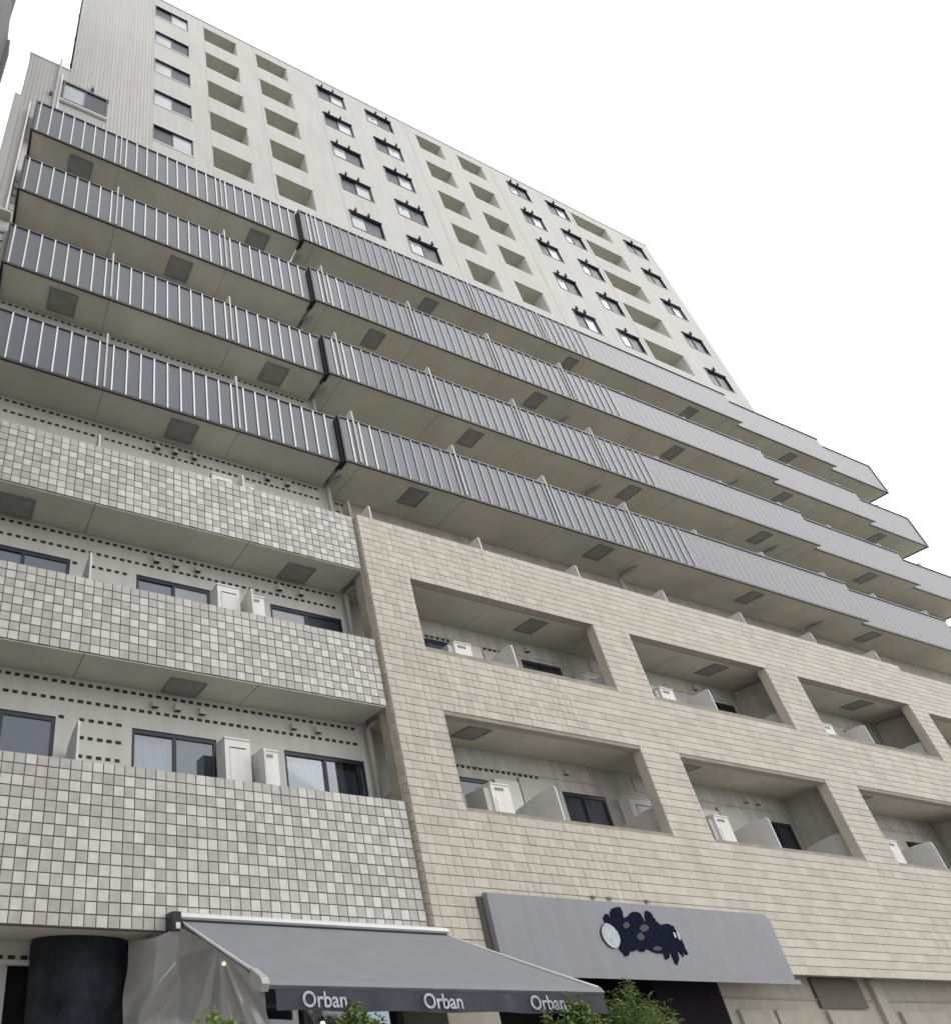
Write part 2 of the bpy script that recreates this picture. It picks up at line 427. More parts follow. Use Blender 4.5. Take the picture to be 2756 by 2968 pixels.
def sliding_window(x0, x1, z0, z1, y, panes, fr=.0045, hood=False, proud=0.0, parent=None, mullions=1):
    """frame part with a pane sub-part on each side of the meeting stile"""
    mb = MB(); d0, d1 = y - proud, y + .008
    mb.box(x0, x0 + fr, d0, d1, z0, z1, 'frame'); mb.box(x1 - fr, x1, d0, d1, z0, z1, 'frame')
    mb.box(x0 + fr, x1 - fr, d0, d1, z0, z0 + fr, 'frame'); mb.box(x0 + fr, x1 - fr, d0, d1, z1 - fr * 1.4, z1, 'frame')
    xm = (x0 + x1) / 2; mb.box(xm - fr * .6, xm + fr * .6, y + .0005, d1 - .001, z0 + fr, z1 - fr * 1.4, 'frame')
    if hood: mb.box(x0 - .002, x1 + .002, y - proud - .004, y - .0002, z1 + .0002, z1 + .004, 'frame')
    f = mb.build('window', B)
    for i, mt in enumerate(panes):
        a, b = (x0 + fr, xm - fr * .6) if i == 0 else (xm + fr * .6, x1 - fr)
        p = MB(); yy = y + (.004 if i == 0 else .0028); p.box(a + .0002, b - .0002, yy, yy + .0007, z0 + fr, z1 - fr * 1.4, mt); p.build('pane', f)
    return f
for a, b, c, d, f in WIN:
    if f == 'T3': pn = ('glass', 'glass_d') if a > .2 else ('pane_l', 'pane_b')
    elif f == 'T2': pn = {0: ('pane_b', 'pane_b'), 1: ('pane_b', 'pane_l'), 2: ('pane_l', 'pane_d')}[0 if a < 0 else 1 if a < .5 else 2]
    else: pn = ('pane_d', 'pane_l')
    sliding_window(a + .0005, b - .0005, c, d - .0005, YB + .003, pn, fr=.006)
for i, (a, b, c, d, f) in enumerate(WINR):
    sliding_window(a + .0005, b - .0005, c, d - .0005, YW + .003, ('pane_d', 'pane_b') if i % 2 == 0 else ('pane_d', 'pane_d'), fr=.006)
# siding on the rear wall of the right block
mb = MB()
for lev in (.246, .614):
    for k, (a, b) in enumerate(((.999, 1.606), (1.746, 2.32), (2.476, 3.068))):
        for j in range(9):
            z = lev + .0 + j * .0385
            for (p, q) in ((a, b),):
                if z < lev + .30: continue
                mb = MB(); mb.box(p, q, YW - .0022, YW - .0004, z + .001, z + .0365, 'wall_d'); mb.build('siding_board', B)
# horizontal drip mouldings, vent slots in rows on the rear walls
def slots(x0, x1, z, y, parent, step=.0178, wd=.0105, h=.0062, skip=()):
    x = x0
    while x + wd < x1:
        if not any(a < x < b for a, b in skip):
            w_ = wd * random.uniform(.85, 1.05)
            SLOT.add(x, x + w_, y - .0012, y - .0002, z, z + h, 'slot', parent)
        x += step
rw = B
for z0 in (.236, .604, .972):
    slots(-.14, .862, z0 + .3505, YB, rw)
    slots(-.14, .862, z0 + .3135, YB, rw)
    for dz in (.276, .239, .202): slots(.222, .318, z0 + dz, YB, rw, .0182)
    for dz in (.276,): slots(.182, .195, z0 + dz, YB, rw)
for z0 in (1.339, 1.704):
    slots(-.14, .862, z0 + .3505, YB, rw); slots(-.14, .862, z0 + .320, YB, rw)
for z0 in (.236, .604):
    slots(1.02, 1.40, z0 + .346, YW, rw); slots(1.02, 1.42, z0 + .312, YW, rw); slots(1.76, 1.90, z0 + .346, YW, rw)
slots(.89, .96, 1.32, YW, rw); slots(.89, .94, 1.29, YW, rw)
# tile-edge slots on the return wall beside the left balconies
for z0 in (.236, .604):
    for dz in (.30, .262, .225): slots(.886, .93, z0 + dz, YW, rw)

# --- balcony floors, soffit boards, hatches, partitions, rails
SEG = [(-.0775, JX, 1.0), (.876, 3.165, YR), (3.1655, 3.885, 1.008), (3.8855, 4.35, 1.028)]
def yfront(x):
    for a, b, y in SEG:
        if x < b: return y
    return 1.028
fins = [FIN0 + BAY * k for k in range(12)]
fins = [f for f in fins if f < 4.3]
HATCH = {'B1': [(.046, .122), (.682, .758), (1.412, 1.475), (2.135, 2.193), (2.85, 2.912), (3.568, 3.63)],
         'B2': [(.385, .459), (1.10, 1.164), (1.823, 1.886), (2.56, 2.62), (3.27, 3.33), (4.0, 4.06)],
         'B4': [(.385, .460), (1.10, 1.166), (1.820, 1.888), (2.548, 2.610), (3.27, 3.33)],
         'T2': [(.383, .461), (1.105, 1.172), (1.815, 1.872), (2.55, 2.61)],
         'T1': [(.007, .083), (.683, .759), (1.420, 1.482), (2.145, 2.21), (2.87, 2.94)]}
HATCH['B3'] = HATCH['B1']
def hatch(x0, x1, y0, z):
    mb = MB(); y1 = y0 + .062
    mb.box(x0, x1, y0, y0 + .004, z - .003, z - .0003, 'hatch'); mb.box(x0, x1, y1 - .004, y1, z - .003, z - .0003, 'hatch')
    mb.box(x0, x0 + .004, y0 + .004, y1 - .004, z - .003, z - .0003, 'hatch'); mb.box(x1 - .004, x1, y0 + .004, y1 - .004, z - .003, z - .0003, 'hatch')
    f = mb.build('escape_hatch', B)
    p = MB(); p.box(x0 + .0042, x1 - .0042, y0 + .0042, y1 - .0042, z - .0018, z - .0004, 'hatch_l'); p.build('hatch_lid', f)
def fin(x, z0, zt, yf, yb=YB, name='partition_board', th=.0042):
    mb = MB()
    pts = [(yf, z0), (yf, zt - .010), (yf + .0015, zt - .003), (yf + .005, zt), (yf + .04, zt - .004), (yf + .075, zt - .014), (yb - .001, zt - .03), (yb - .001, z0)]
    mb.prism(pts, 'x', x - th / 2, x + th / 2, 'fin'); mb.build(name, B)
SLABT = .022
def floor_slab(lv, segs, zf=None):
    z = LEV[lv] if zf is None else zf
    mb = MB()
    for a, b, y in segs:
        yb = YB - .0005 if b < .9 else YW - .0005
        mb.box(a, b, y + .0235 if lv[0] == 'T' else y + .004, yb, z + .0026, z + SLABT, 'wall')
    o = mb.build('balcony_floor', B)
    for a, b, y in segs:
        yb = YB - .001 if b < .9 else YW - .001
        cuts = [a] + [f for f in fins if a + .02 < f < b - .02] + [b]
        for i in range(len(cuts) - 1):
            s = MB(); s.box(cuts[i] + .0008, cuts[i + 1] - .0008, y + (.0015 if lv[0] != 'T' or b < .9 else .0228), yb, z + (.0002 if lv[0] != 'T' or b > .9 else -.0022), z + (.0024 if lv[0] != 'T' or b > .9 else -.0002), 'soffit')
            s.build('soffit_board', o)
    return o
TLEFT = [(-.155, JX, 1.0)]
for lv in ('T1', 'T2'):
    floor_slab(lv, [(-.155, JX, 1.0), (.895, 3.165, YR), (3.166, 3.885, 1.008)])
    for (a, b) in HATCH[lv]: hatch(a, b, yfront(a) + .031, LEV[lv] - (.0025 if a < .8 else 0))
# ground-floor ceiling
mb = MB(); mb.box(-.155, 3.885, 1.031, 1.45, .134, .16, 'wall'); mb.box(-.155, JX, 1.0225, 1.45, .1315, .1338, 'soffit'); mb.build('ground_floor_ceiling', B)

for lv in ('B4', 'B3', 'B2', 'B1'):
    z = LEV[lv]; zt = {'B4': 1.512, 'B3': 1.880, 'B2': 2.252, 'B1': 2.620}[lv]
    fl = floor_slab(lv, SEG)
    for (a, b) in HATCH[lv]: hatch(a, b, yfront(a) + .022, z)
    for a, b, y in SEG:
        mb = MB()
        mb.box(a, b, y + .0030, y + .0075, z + .001, zt - .001, 'cab_s')                 # board behind the panels
        mb.box(a, b, y - .0016, y + .0028, z - .004, z + .0045, 'black')                   # dark drip rail
        mb.box(a, b, y - .0024, y + .0085, zt - .001, zt + .003, 'panel')                  # top rail
        rail = mb.build('railing', B)
        n0 = math.ceil((a - FIN0) / (BAY / 10) - .5); xs = []
        k = n0
        while FIN0 + (k + .5) * BAY / 10 < b: xs.append(FIN0 + (k + .5) * BAY / 10); k += 1
        xs = [x for x in xs if a + .006 < x < b - .006]
        ed = [a] + xs + [b]
        for i in range(len(ed) - 1):
            PANEL.add(ed[i] + .0006, ed[i + 1] - .0006, y + .0008, y + .0028, z + .0048, zt - .0012, 'panel', rail)
        for x in xs:
            if x < 2.25: MULL.add(x - .0017, x + .0017, y - (.0026 if x < .87 else .0017), y + .0007, z + .001, zt - .0012, 'white' if x < 1.0 else 'mull', rail)
    for f in fins:
        y = yfront(f)
        fin(f, z + .0055 if f < 2.2 else z + .0225, zt + (.044 if lv != 'B1' else .012), y - .0030 if f < 2.2 else y + .0088, YB if f < .87 else YW)
    # black end posts at the expansion joint
    mb = MB(); mb.box(JX + .0005, .8690, .9935, 1.03, z - .006, zt - .012, 'black'); mb.box(.8700, .8755, .9865, 1.02, z - .008, zt + .002, 'black'); mb.build('joint_post', B)
    # right-hand end wall of the balcony
    mb = MB(); mb.box(4.3505, 4.3555, 1.026, YW + .02, z - .004, zt + .003, 'panel'); mb.build('end_railing', B)
    mb = MB(); mb.box(-.083, -.078, .997, YB, z - .006, zt + .004, 'black'); mb.build('end_railing', B)
# partitions of the tiled floors
for z0, zt in ((.258, .470), (.626, .846), (.994, 1.190)):
    for f in fins[:2]: fin(f, z0, zt, 1.004, YB)
for f in fins[2:9]:
    yf = yfront(f)
    fin(f, .994, 1.196, yf + .004, YW)
    if f > .9: 
        fin(f, .626, .846, yf + .0235 if not any(a < f < b for a, b in OPS) else yf + .004, YW)
        fin(f, .258, .474, yf + .0235 if not any(a < f < b for a, b in LOS) else yf + .004, YW)

# --- utility cabinets on the balconies
def cabinet(x0, x1, y0, y1, z0, z1, style=0):
    mb = MB(); mb.box(x0, x1, y0, y1, z0, z1, 'cab'); mb.box(x0 - .001, x1 + .001, y0 - .002, y1, z1, z1 + .003, 'cab')
    c = mb.build('utility_cabinet', B)
    d = MB(); w_ = x1 - x0
    if style == 0:
        d.box(x0 + w_ * .18, x1 - w_ * .18, y0 - .0012, y0 - .0001, z0 + .03, z1 - .016, 'cab')
        d.box(x0 + w_ * .18, x1 - w_ * .18, y0 - .0018, y0 - .0014, z1 - .0185, z1 - .0165, 'slot')
    else:
        d.box(x0 + w_ * .12, x1 - w_ * .12, y0 - .0012, y0 - .0001, z0 + .03, z1 - .03, 'cab')
    d.build('cabinet_door', c)
    g = MB()
    for i in range(5): g.box(x0 + w_ * (.2 + .1 * i), x0 + w_ * (.26 + .1 * i), y0 - .0016, y0 - .0001, z1 - .013, z1 - .007, 'hatch')
    if style: g.build('cabinet_grille', c)
for z, dz in ((.258, 0), (.626, 0), (.994, .028)):
    cabinet(.494, .548, 1.035, 1.075, z, z + .232 - dz, 0)
    cabinet(.5675, .603, 1.026, 1.07, z, z + .214 - dz, 1)
for z in (.258, .626):
    for k, f in enumerate((1.2815, 2.0005, 2.7195)):
        cabinet(f - .150, f - .097, 1.03, 1.07, z, z + .214, 1)
        mb = MB(); mb.box(f - .166, f - .1505, 1.035, 1.09, z, z + .205, 'cab_s'); mb.build('pipe_cover', B)
    for k, f in enumerate((1.2815, 2.0005, 2.7195)):
        mb = MB(); mb.box(f - .030, f + .045, YW - .0062, YW - .0030, z, z + (.272 if z < .5 else .292), 'cab'); mb.box(f + .050, f + .16, YW - .0062, YW - .0030, z, z + .285, 'cab_s'); mb.build('wall_board', B)
    cabinet(1.662, 1.782, YW - .03, YW - .003, z, z + .262, 0)

# --- round vent hoods under the soffits
def hood(x, z, y, r=.0085):
    mb = MB()
    pts = [(x + r * math.cos(t * math.pi / 8), z + r * math.sin(t * math.pi / 8)) for t in range(16)]
    mb.prism(pts, 'y', y - .003, y - .0005, 'cab')
    pts = [(x + r * .8 * math.cos(t * math.pi / 8), z + r * .8 * math.sin(t * math.pi / 8) + .001) for t in range(9)] + [(x - r * .8, z - r * .9), (x + r * .8, z - r * .9)]
    mb.prism(pts, 'y', y - .012, y - .003, 'cab_s')
    mb.box(x - r * .7, x + r * .7, y - .0115, y - .0035, z - r * .98, z - r * .91, 'slot')
    mb.build('vent_hood', B)
for z in (.574, .942, 1.31):
    for x in (.372, .420, .474, .688, .748): hood(x, z - .004, YB)
for z in (.589, .957):
    for x in (1.50, 2.19, 2.24): hood(x, z - .012, YW)

# --- rainwater pipes with an elbow beside the joint
for lv in ('T2', 'T1', 'B4', 'B3', 'B2', 'B1'):
    z1 = LEV[lv]; z0 = z1 - .345 if lv != 'T2' else .26
    mb = MB()
    mb.tube([(.872, 1.082, z0), (.872, 1.082, z1 - .032), (.8725, 1.081, z1 - .020), (.8755, 1.074, z1 - .010), (.882, 1.063, z1 - .0075), (.888, 1.053, z1 - .0065), (.8905, 1.047, z1 - .002), (.8905, 1.047, z1 + .001)], .052, 'pipe', 12)
    mb.build('rainwater_pipe', B)
    z = LEV[lv]
for x in (2.03, 3.0):
    for lv in ('B4', 'B3', 'B2'):
        z1 = LEV[lv]; mb = MB(); mb.tube([(x - .02, 1.10, z1 - .345), (x - .02, 1.10, z1 - .03), (x - .012, 1.095, z1 - .010), (x, 1.07, z1 - .007), (x + .004, 1.05, z1 + .001)], .05, 'pipe', 10); mb.build('rainwater_pipe', B)

# --- end wall at the far left of the balconies
mb = MB()
mb.box(-.152, -.128, 1.0, 1.28, 1.935, 2.62, 'tower_b'); mb.box(-.1275, -.1025, 1.02, 1.28, 1.935, 2.60, 'tower'); mb.box(-.102, -.098, 1.0, 1.28, 1.935, 2.60, 'white')
mb.box(-.0975, -.0835, 1.04, 1.28, 1.935, 2.60, 'wall')
mb.box(-.158, -.0835, .995, 1.28, 1.925, 1.934, 'wall')
mb.box(-.150, -.0835, 1.02, 1.0995, .8, 1.924, 'wall')
mb.build('end_wall', B)
for z in (1.78, 1.82, 1.86): 
    mb = MB(); mb.box(-.125, -.092, 1.015, 1.0198, z, z + .022, 'cab_s'); mb.build('louvre', B)
for z in (2.02, 2.06, 2.10, 2.14, 2.18):
    mb = MB(); mb.box(-.0965, -.0845, 1.036, 1.0398, z, z + .03, 'cab_s'); mb.build('louvre', B)

# --- the white tower above
T = 1.283; ZR = 5.215; TX0, TX1 = .008, 4.352
rowt = [5.100 - .368 * k for k in range(5)]
colsW = {1: (.400, .598), 4: (1.447, 1.645), 5: (1.80, 1.998), 8: (2.952, 3.132), 9: (3.300, 3.486), 11: (4.055, 4.252)}
colsR = {2: (.695, .905), 3: (1.033, 1.243), 6: (2.197, 2.400), 7: (2.535, 2.742), 10: (3.545, 3.890)}
holes = []
for k, zt in enumerate(rowt):
    for c, (a, b) in colsW.items(): holes.append((a, b, zt - .155, zt))
    for c, (a, b) in colsR.items(): holes.append((a, b, zt - .160, zt + .035 - (.015 if k == 0 else 0)))
    holes[-1] = holes[-1]
TD = .115
mb = MB(); holed_wall(mb, TX0, TX1, 2.40, ZR, T, T + TD, holes, 'tower', 'inner'); tw_ = mb.build('tower_wall', B)
mb = MB(); mb.box(TX0 + .001, TX1 - .001, T + TD + .0005, T + 1.2, 2.4, ZR - .01, 'inner'); mb.build('tower_core', B)
mb = MB(); mb.box(TX0 - .003, TX1 + .003, T - .004, T + 1.2, ZR + .0005, ZR + .012, 'white'); mb.build('roof_coping', B)
# pale jambs and sills of the recessed balconies, with a door at the back
for (a, b, c, d) in holes:
    if b - a > .2 and (a, b) in colsR.values():
        mb = MB()
        mb.box(b - .0035, b - .0003, T + .002, T + TD, c, d, 'tower'); mb.box(a + .0003, a + .0035, T + .002, T + TD, c, d, 'tower')
        mb.box(a - .003, b + .003, T - .0018, T - .0002, d - .0005, d + .003, 'tower_b')
        mb.build('balcony_recess', B)
pat = {1: ['DL', 'LD', 'LD', 'LD', 'DL'], 4: ['DL', 'DL', 'LD', 'DL', 'LD'], 5: ['LD', 'DL', 'DL', 'LD', 'LD'], 8: ['LD', 'DL', 'DL', 'LD', 'DL'], 9: ['DL', 'LD', 'LD', 'LD', 'LD'], 11: ['DD', 'DD', 'DL', 'DD', 'DD']}
for c, (a, b) in colsW.items():
    for k, zt in enumerate(rowt):
        pn = ['pane_l' if ch == 'L' else 'pane_d' for ch in pat[c][k]]
        big = c > 1
        sliding_window(a + .0005, b - .0005, zt - .1545, zt - .0005, T + .004, pn, fr=.0055 if big else .0045, hood=big, proud=.006 if big else .004)
        if not big:
            mb = MB(); mb.box(a - .004, b + .004, T - .002, T - .0002, zt + .0004, zt + .005, 'white'); mb.build('window_trim', B)
            mb = MB(); mb.box(a - .004, b + .004, T - .003, T - .0002, zt - .160, zt - .1555, 'white'); mb.build('window_sill', B)
        hx = {4: (.20, .60), 5: (.42, .83), 8: (.2, .55), 9: (.42,), 11: (.45,)}.get(c, ())
        for q in hx:
            x = a + (b - a) * q
            mb = MB(); zz = zt + .012
            mb.prism([(x + .006 * math.cos(t * math.pi / 8), zz + .004 + .006 * math.sin(t * math.pi / 8)) for t in range(16)], 'y', T - .004, T - .0003, 'frame')
            mb.prism([(x - .0035, zz - .006), (x + .0035, zz - .006), (x + .0045, zz + .010), (x + .002, zz + .024), (x - .002, zz + .024), (x - .0045, zz + .010)], 'y', T - .014, T - .004, 'frame')
            mb.build('vent_hood', B)
# vertical siding ribs on the left part, joints between cladding sections
mb = MB()
x = .022
while x < .392:
    zt = 3.65 + .75 * (1 - abs((x - .20) / .2)) + random.uniform(-.1, .25)
    mb.box(x, x + .0028, T - .0016, T - .0002, 2.45, ZR - .02, 'tower_b')
    x += .0165
mb.build('siding_rib', B, kind='stuff')
mb = MB()
for x in (.396, .692, 1.03 - .012, 1.43, 2.12, 2.83, 3.52): mb.box(x, x + .0022, T - .001, T - .0002, 2.45, ZR - .01, 'tower_b')
mb.build('cladding_joint', B, kind='stuff')
# left shoulder
mb = MB(); holed_wall(mb, -.172, TX0 - .0005, 2.40, 3.780, T + .0005, T + .1, [(-.0135, TX0 - .0005 - .0001, 3.44, 3.6)][:0], 'tower_b'); mb.box(-.172, TX0 - .0005, T + .1005, T + 1.0, 2.4, 3.779, 'tower_b')
mb.box(-.176, TX0 - .002, T - .003, T + .1, 3.7805, 3.792, 'white')
mb.build('shoulder_wall', B)
mb = MB()
for k in range(9): mb.box(-.166 + k * .0155, -.1632 + k * .0155, T - .0016, T - .0002, 2.45, 3.77, 'tower')
mb.build('siding_rib', B, kind='stuff')
mb = MB(); mb.box(-.044, -.036, T - .012, T - .0005, 2.45, 3.83, 'tower'); mb.box(-.026, -.021, T - .006, T - .0005, 2.45, 3.70, 'white'); mb.build('cladding_fin', B)
sliding_window(-.0125, .183, 3.455, 3.620, T - .012, ['pane_l', 'pane_d'], fr=.0055, proud=.002)
mb = MB(); mb.box(-.0185, .189, T - .0125, T - .0022, 3.6205, 3.630, 'frame'); mb.box(-.0185, .189, T - .0125, T - .0022, 3.445, 3.4545, 'white'); mb.build('window_trim', B)
for x, z in ((.112, 3.68), (-.058, 3.475)):
    mb = MB(); mb.box(x - .006, x + .006, T - .014, T - .0018, z - .010, z + .014, 'hatch'); mb.build('vent_hood', B)
mb = MB(); mb.tube([(TX0 - .004, T + .02, 3.75), (TX0 - .004, T + .02, ZR + .02)], .035, 'wire', 8)
for z in (3.9, 4.2, 4.5, 4.8, 5.1): mb.box(TX0 - .010, TX0 - .0005, T + .014, T + .026, z, z + .008, 'wire')
mb.build('lightning_cable', B)
# roof deck behind the top railing
mb = MB(); mb.box(-.0775, 4.35, YW + .0205, T + .2, 2.43, 2.46, 'soffit'); mb.build('terrace_deck', B)

# --- ground floor
mb = MB()
mb.box(-.16, .185, 1.20, 1.22, .1005, .1312, 'wall'); mb.box(-.16, .188, 1.19, 1.22, .0925, .1000, 'wall'); mb.box(-.16, .152, 1.215, 1.24, GZ, .092, 'wall')
mb.build('ground_floor_wall', B)
slots(-.15, .183, .1012, 1.20, rw, .0178 * 1.2, .0125, .0065); slots(-.15, .15, .058, 1.215, rw, .021, .011, .0065); slots(-.15, .15, .022, 1.215, rw, .021, .011, .0065)
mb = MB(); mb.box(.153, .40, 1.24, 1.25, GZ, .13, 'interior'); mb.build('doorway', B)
mb = MB()
pts = [(.266 + .083 * math.cos(t * math.pi / 24), 1.172 + .083 * math.sin(t * math.pi / 24)) for t in range(48)]
k = len(mb.v)
for z in (GZ, .131):
    mb.v += [P(p[0], p[1], z) for p in pts]
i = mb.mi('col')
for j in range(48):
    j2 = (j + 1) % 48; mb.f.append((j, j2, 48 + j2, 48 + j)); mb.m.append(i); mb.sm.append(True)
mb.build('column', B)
mb = MB(); mb.box(.352, .871, 1.04, 1.075, .112, .1308, 'shopwall'); mb.build('lintel_beam', B)
# shopfront under the awning
mb = MB()
mb.box(.36, .868, 1.12, 1.13, .085, .111, 'shopwall'); mb.box(.36, .868, 1.12, 1.14, GZ, GZ + .06, 'brown')
for x in (.36, .46, .56, .66, .76, .86): mb.box(x, x + .008, 1.115, 1.135, GZ + .06, .085, 'brown')
mb.box(.36, .868, 1.116, 1.134, .03, .036, 'brown')
f = mb.build('shopfront', B)
mb = MB(); mb.box(.362, .866, 1.124, 1.126, GZ + .06, .085, 'glass_d'); mb.build('shop_glass', f)
mb = MB(); mb.box(.30, .95, 1.34, 1.35, GZ, .13, 'shopwall'); mb.build('shop_rear_wall', B)
# right block, ground floor
mb = MB(); mb.box(.872, .985, 1.0, 1.12, GZ, .101, 'shopwall'); mb.build('ground_floor_pier', B)
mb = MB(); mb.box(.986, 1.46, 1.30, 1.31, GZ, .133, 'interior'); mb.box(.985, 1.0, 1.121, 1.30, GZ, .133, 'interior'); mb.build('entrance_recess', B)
mb = MB(); mb.box(1.46, 1.660, 1.05, 1.30, GZ, .1335, 'purple'); mb.build('entrance_cladding', B)
mb = MB()
mb.box(1.662, 3.885, 1.050, 1.12, GZ, .133, 'shopwall'); mb.build('ground_floor_wall', B)
mb = MB(); mb.box(1.978, 2.154, 1.044, 1.0498, .0395, .1015, 'brown'); mb.build('wall_panel', B)
mb = MB(); mb.box(1.664, 3.88, 1.0465, 1.0497, .0555, .0580, 'grout_b'); mb.build('wall_ledge', B)
for (a, b) in ((1.69, 1.80), (1.81, 1.905), (1.99, 2.14), (2.27, 2.45)):
    mb = MB(); mb.box(a, b, 1.043, 1.0497, -.12, .034, 'shopwall'); mb.build('shutter_panel', B)
mb = MB(); mb.box(2.195, 2.235, 1.040, 1.0495, GZ, .1015, 'shopwall'); mb.build('pilaster', B)

# ------------------------------------------------------------------ neighbouring building at the upper left
N = thing('neighbouring_building', 'dark glass and metal building corner cut off by the upper left picture edge', 'building', (-.6, 1.2, GZ))
mb = MB(); mb.box(-1.3, -.236, .5, .999, GZ, 4.6, 'neigh'); mb.build('wall', N)
mb = MB(); mb.box(-.2355, -.228, .96, 1.0, 2.86, 4.6, 'neigh_e'); mb.build('corner_trim', N)
mb = MB(); mb.box(-.2355, -.208, .6, .999, GZ, 2.858, 'neigh'); mb.build('lower_wall', N)
mb = MB(); mb.box(-.2075, -.200, .96, 1.0, GZ, 2.855, 'neigh_e'); mb.build('corner_trim', N)
for k in range(8, 12):
    z = .3 + k * .34
    mb = MB(); mb.box(-.2359, -.2340, .62, .90, z, z + .18, 'pane_b'); mb.build('window', N)

TILE.finish(B); PANEL.finish(B); MULL.finish(B); SLOT.finish(B)

# ------------------------------------------------------------------ curtains behind the two nearest balcony doors
def curtain(x0, x1, y, z0, z1, label, lean=0):
    mb = MB()
    mb.grid(lambda u, v: (x0 + (x1 - x0) * u, y + .003 * math.sin(u * 54) + .001 * math.sin(u * 138), z0 + (z1 - z0) * v), 150, 1, 'curtain')
    o = mb.build('curtain'); tag(o, label, 'curtain', 'curtains behind balcony doors')
curtain(.332, .505, 1.128, .25, .508, 'pale curtain behind the lowest balcony door left of the white cabinets')
curtain(.668, .856, 1.128, .25, .500, 'pleated pale curtain behind the lowest balcony door right of the white cabinets')

# ------------------------------------------------------------------ awning
A = thing('awning', 'grey retractable awning with white cassette and dark lettered valance over the shopfront', 'awning', (.63, .98, .15))
AX0, AX1 = .374, .884
mb = MB(); mb.prism([(.9975, .146), (.9975, .1575), (.985, .1580), (.972, .1545), (.968, .149), (.972, .146)], 'x', AX0, AX1, 'alu'); mb.build('cassette', A)
mb = MB(); mb.box(AX0 + .003, AX1 - .003, .974, .996, .1400, .1457, 'black'); mb.build('roller_slot', A)
mb = MB(); mb.box(AX0 - .014, AX0 - .0005, .965, .998, .128, .156, 'black'); mb.box(AX0 - .010, AX0 - .003, .962, .9645, .131, .140, 'alu'); mb.build('end_bracket', A)
FY, FZ = .714, .0470
def fab(u, v):
    return (AX0 + .010 + (AX1 - AX0 - .013) * u, .975 + (FY - .975) * v,
            .1435 + (FZ - .1435) * v - .0022 * math.sin(math.pi * v) - .0012 * math.sin(math.pi * u) * v + .0002 * math.sin(u * 60) * v)
mb = MB(); mb.grid(fab, 60, 14, 'awn')
mb.build('fabric', A)
mb = MB(); mb.prism([(FY + .004, FZ - .008), (FY + .004, FZ + .002), (FY - .004, FZ + .001), (FY - .008, FZ - .005), (FY - .003, FZ - .009)], 'x', AX0 + .004, AX1 + .002, 'awn'); mb.build('front_bar', A)
for x in (AX0 + .006, AX1 + .002):
    mb = MB(); pa = [(x, .985 + (FY - .985) * t, .1455 + (FZ + .0005 - .1455) * t - .001 * math.sin(math.pi * t)) for t in [k / 12 for k in range(13)]]
    mb.tube(pa, .020, 'alu', 8); mb.build('side_rail', A)
mb = MB(); mb.prism([(FY + .018, FZ + .014), (FY - .006, FZ + .003), (FY - .010, FZ - .004), (FY - .004, FZ - .012), (FY + .012, FZ - .010), (FY + .022, FZ + .002)], 'x', AX0 - .006, AX0 + .0035, 'pipe'); mb.build('end_cap', A)
VB = .0165
mb = MB(); n = 80
def vy(u): return FY - .0065 + .0012 * math.sin(u * 37) + .0008 * math.sin(u * 83 + 1)
mb.grid(lambda u, v: (AX0 + .012 + (AX1 - AX0 - .014) * u, vy(u) + .0012 * v * math.sin(u * 55), FZ - .009 + (VB - FZ + .009) * v + .0008 * v * math.sin(u * 23)), 140, 5, 'val')
val = mb.build('valance', A)
def lettering(txt, x, z, h, y, wfac=1.0):
    c = bpy.data.curves.new('lettering', 'FONT'); c.body = txt; c.size = h * U * 1.38; c.extrude = .0015; c.offset = .0025; c.space_character = 1.0
    o = bpy.data.objects.new('tmp', c); COL.objects.link(o)
    dg = bpy.context.evaluated_depsgraph_get(); me = bpy.data.meshes.new_from_object(o.evaluated_get(dg)); bpy.data.objects.remove(o)
    me.materials.clear(); me.materials.append(M['letter'])
    w_ = max(v.co.x for v in me.vertices)
    for v in me.vertices:
        X = x + v.co.x * wfac / U; 
        v.co = Vector(P(X, y - v.co.z / U, z + v.co.y / U))
    # converting swaps winding; keep both sides visible
    o = bpy.data.objects.new('lettering', me); COL.objects.link(o); attach(o, val)
    return o
for x, tx in ((.4165, 'Orban'), (.582, 'Orban'), (.748, 'Orban')): lettering(tx, x, .0205, .0165, FY - .0105, .98)

# vinyl side curtain hanging from the awning
mb = MB(); n, m_ = 90, 26
top = [(.318, 1.055, .1205), (.330, 1.02, .1195), (.342, .99, .1205), (.370, .968, .134), (.376, .90, .112), (.377, .84, .0895), (.378, .775, .066), (.379, .722, .043)]
def along(u):
    t = u * (len(top) - 1); i = min(int(t), len(top) - 2); f_ = t - i
    return [top[i][k] * (1 - f_) + top[i + 1][k] * f_ for k in range(3)]
def cq(u, v):
    x, y, z = along(u)
    th = math.atan2(v + .03, (u - .72) * 1.1); rr = math.hypot(v, (u - .72) * 1.1)
    a = math.sin(th * 11 + .5 * math.sin(rr * 6)) * .7 + math.sin(th * 23 + rr * 3) * .2 + math.sin(u * 12 + v * 5) * .35
    amp = .0090 * min(1, v * 3.0, rr * 3) * (1 - .2 * v)
    # folds gather towards the middle of the rail
    g = .030 * math.sin(math.pi * min(1, v * 1.2)) * (u - .55)
    return (x + a * amp + g * .3, y + a * amp * .8 - g * .2, z + (GZ + .01 - z) * v)
mb.grid(lambda u, v: cq(u, v ** 1.3), 220, 90, 'vinyl')
vc = mb.build('vinyl_curtain'); tag(vc, 'translucent grey vinyl sheet hanging in folds from the left side of the awning', 'plastic curtain')

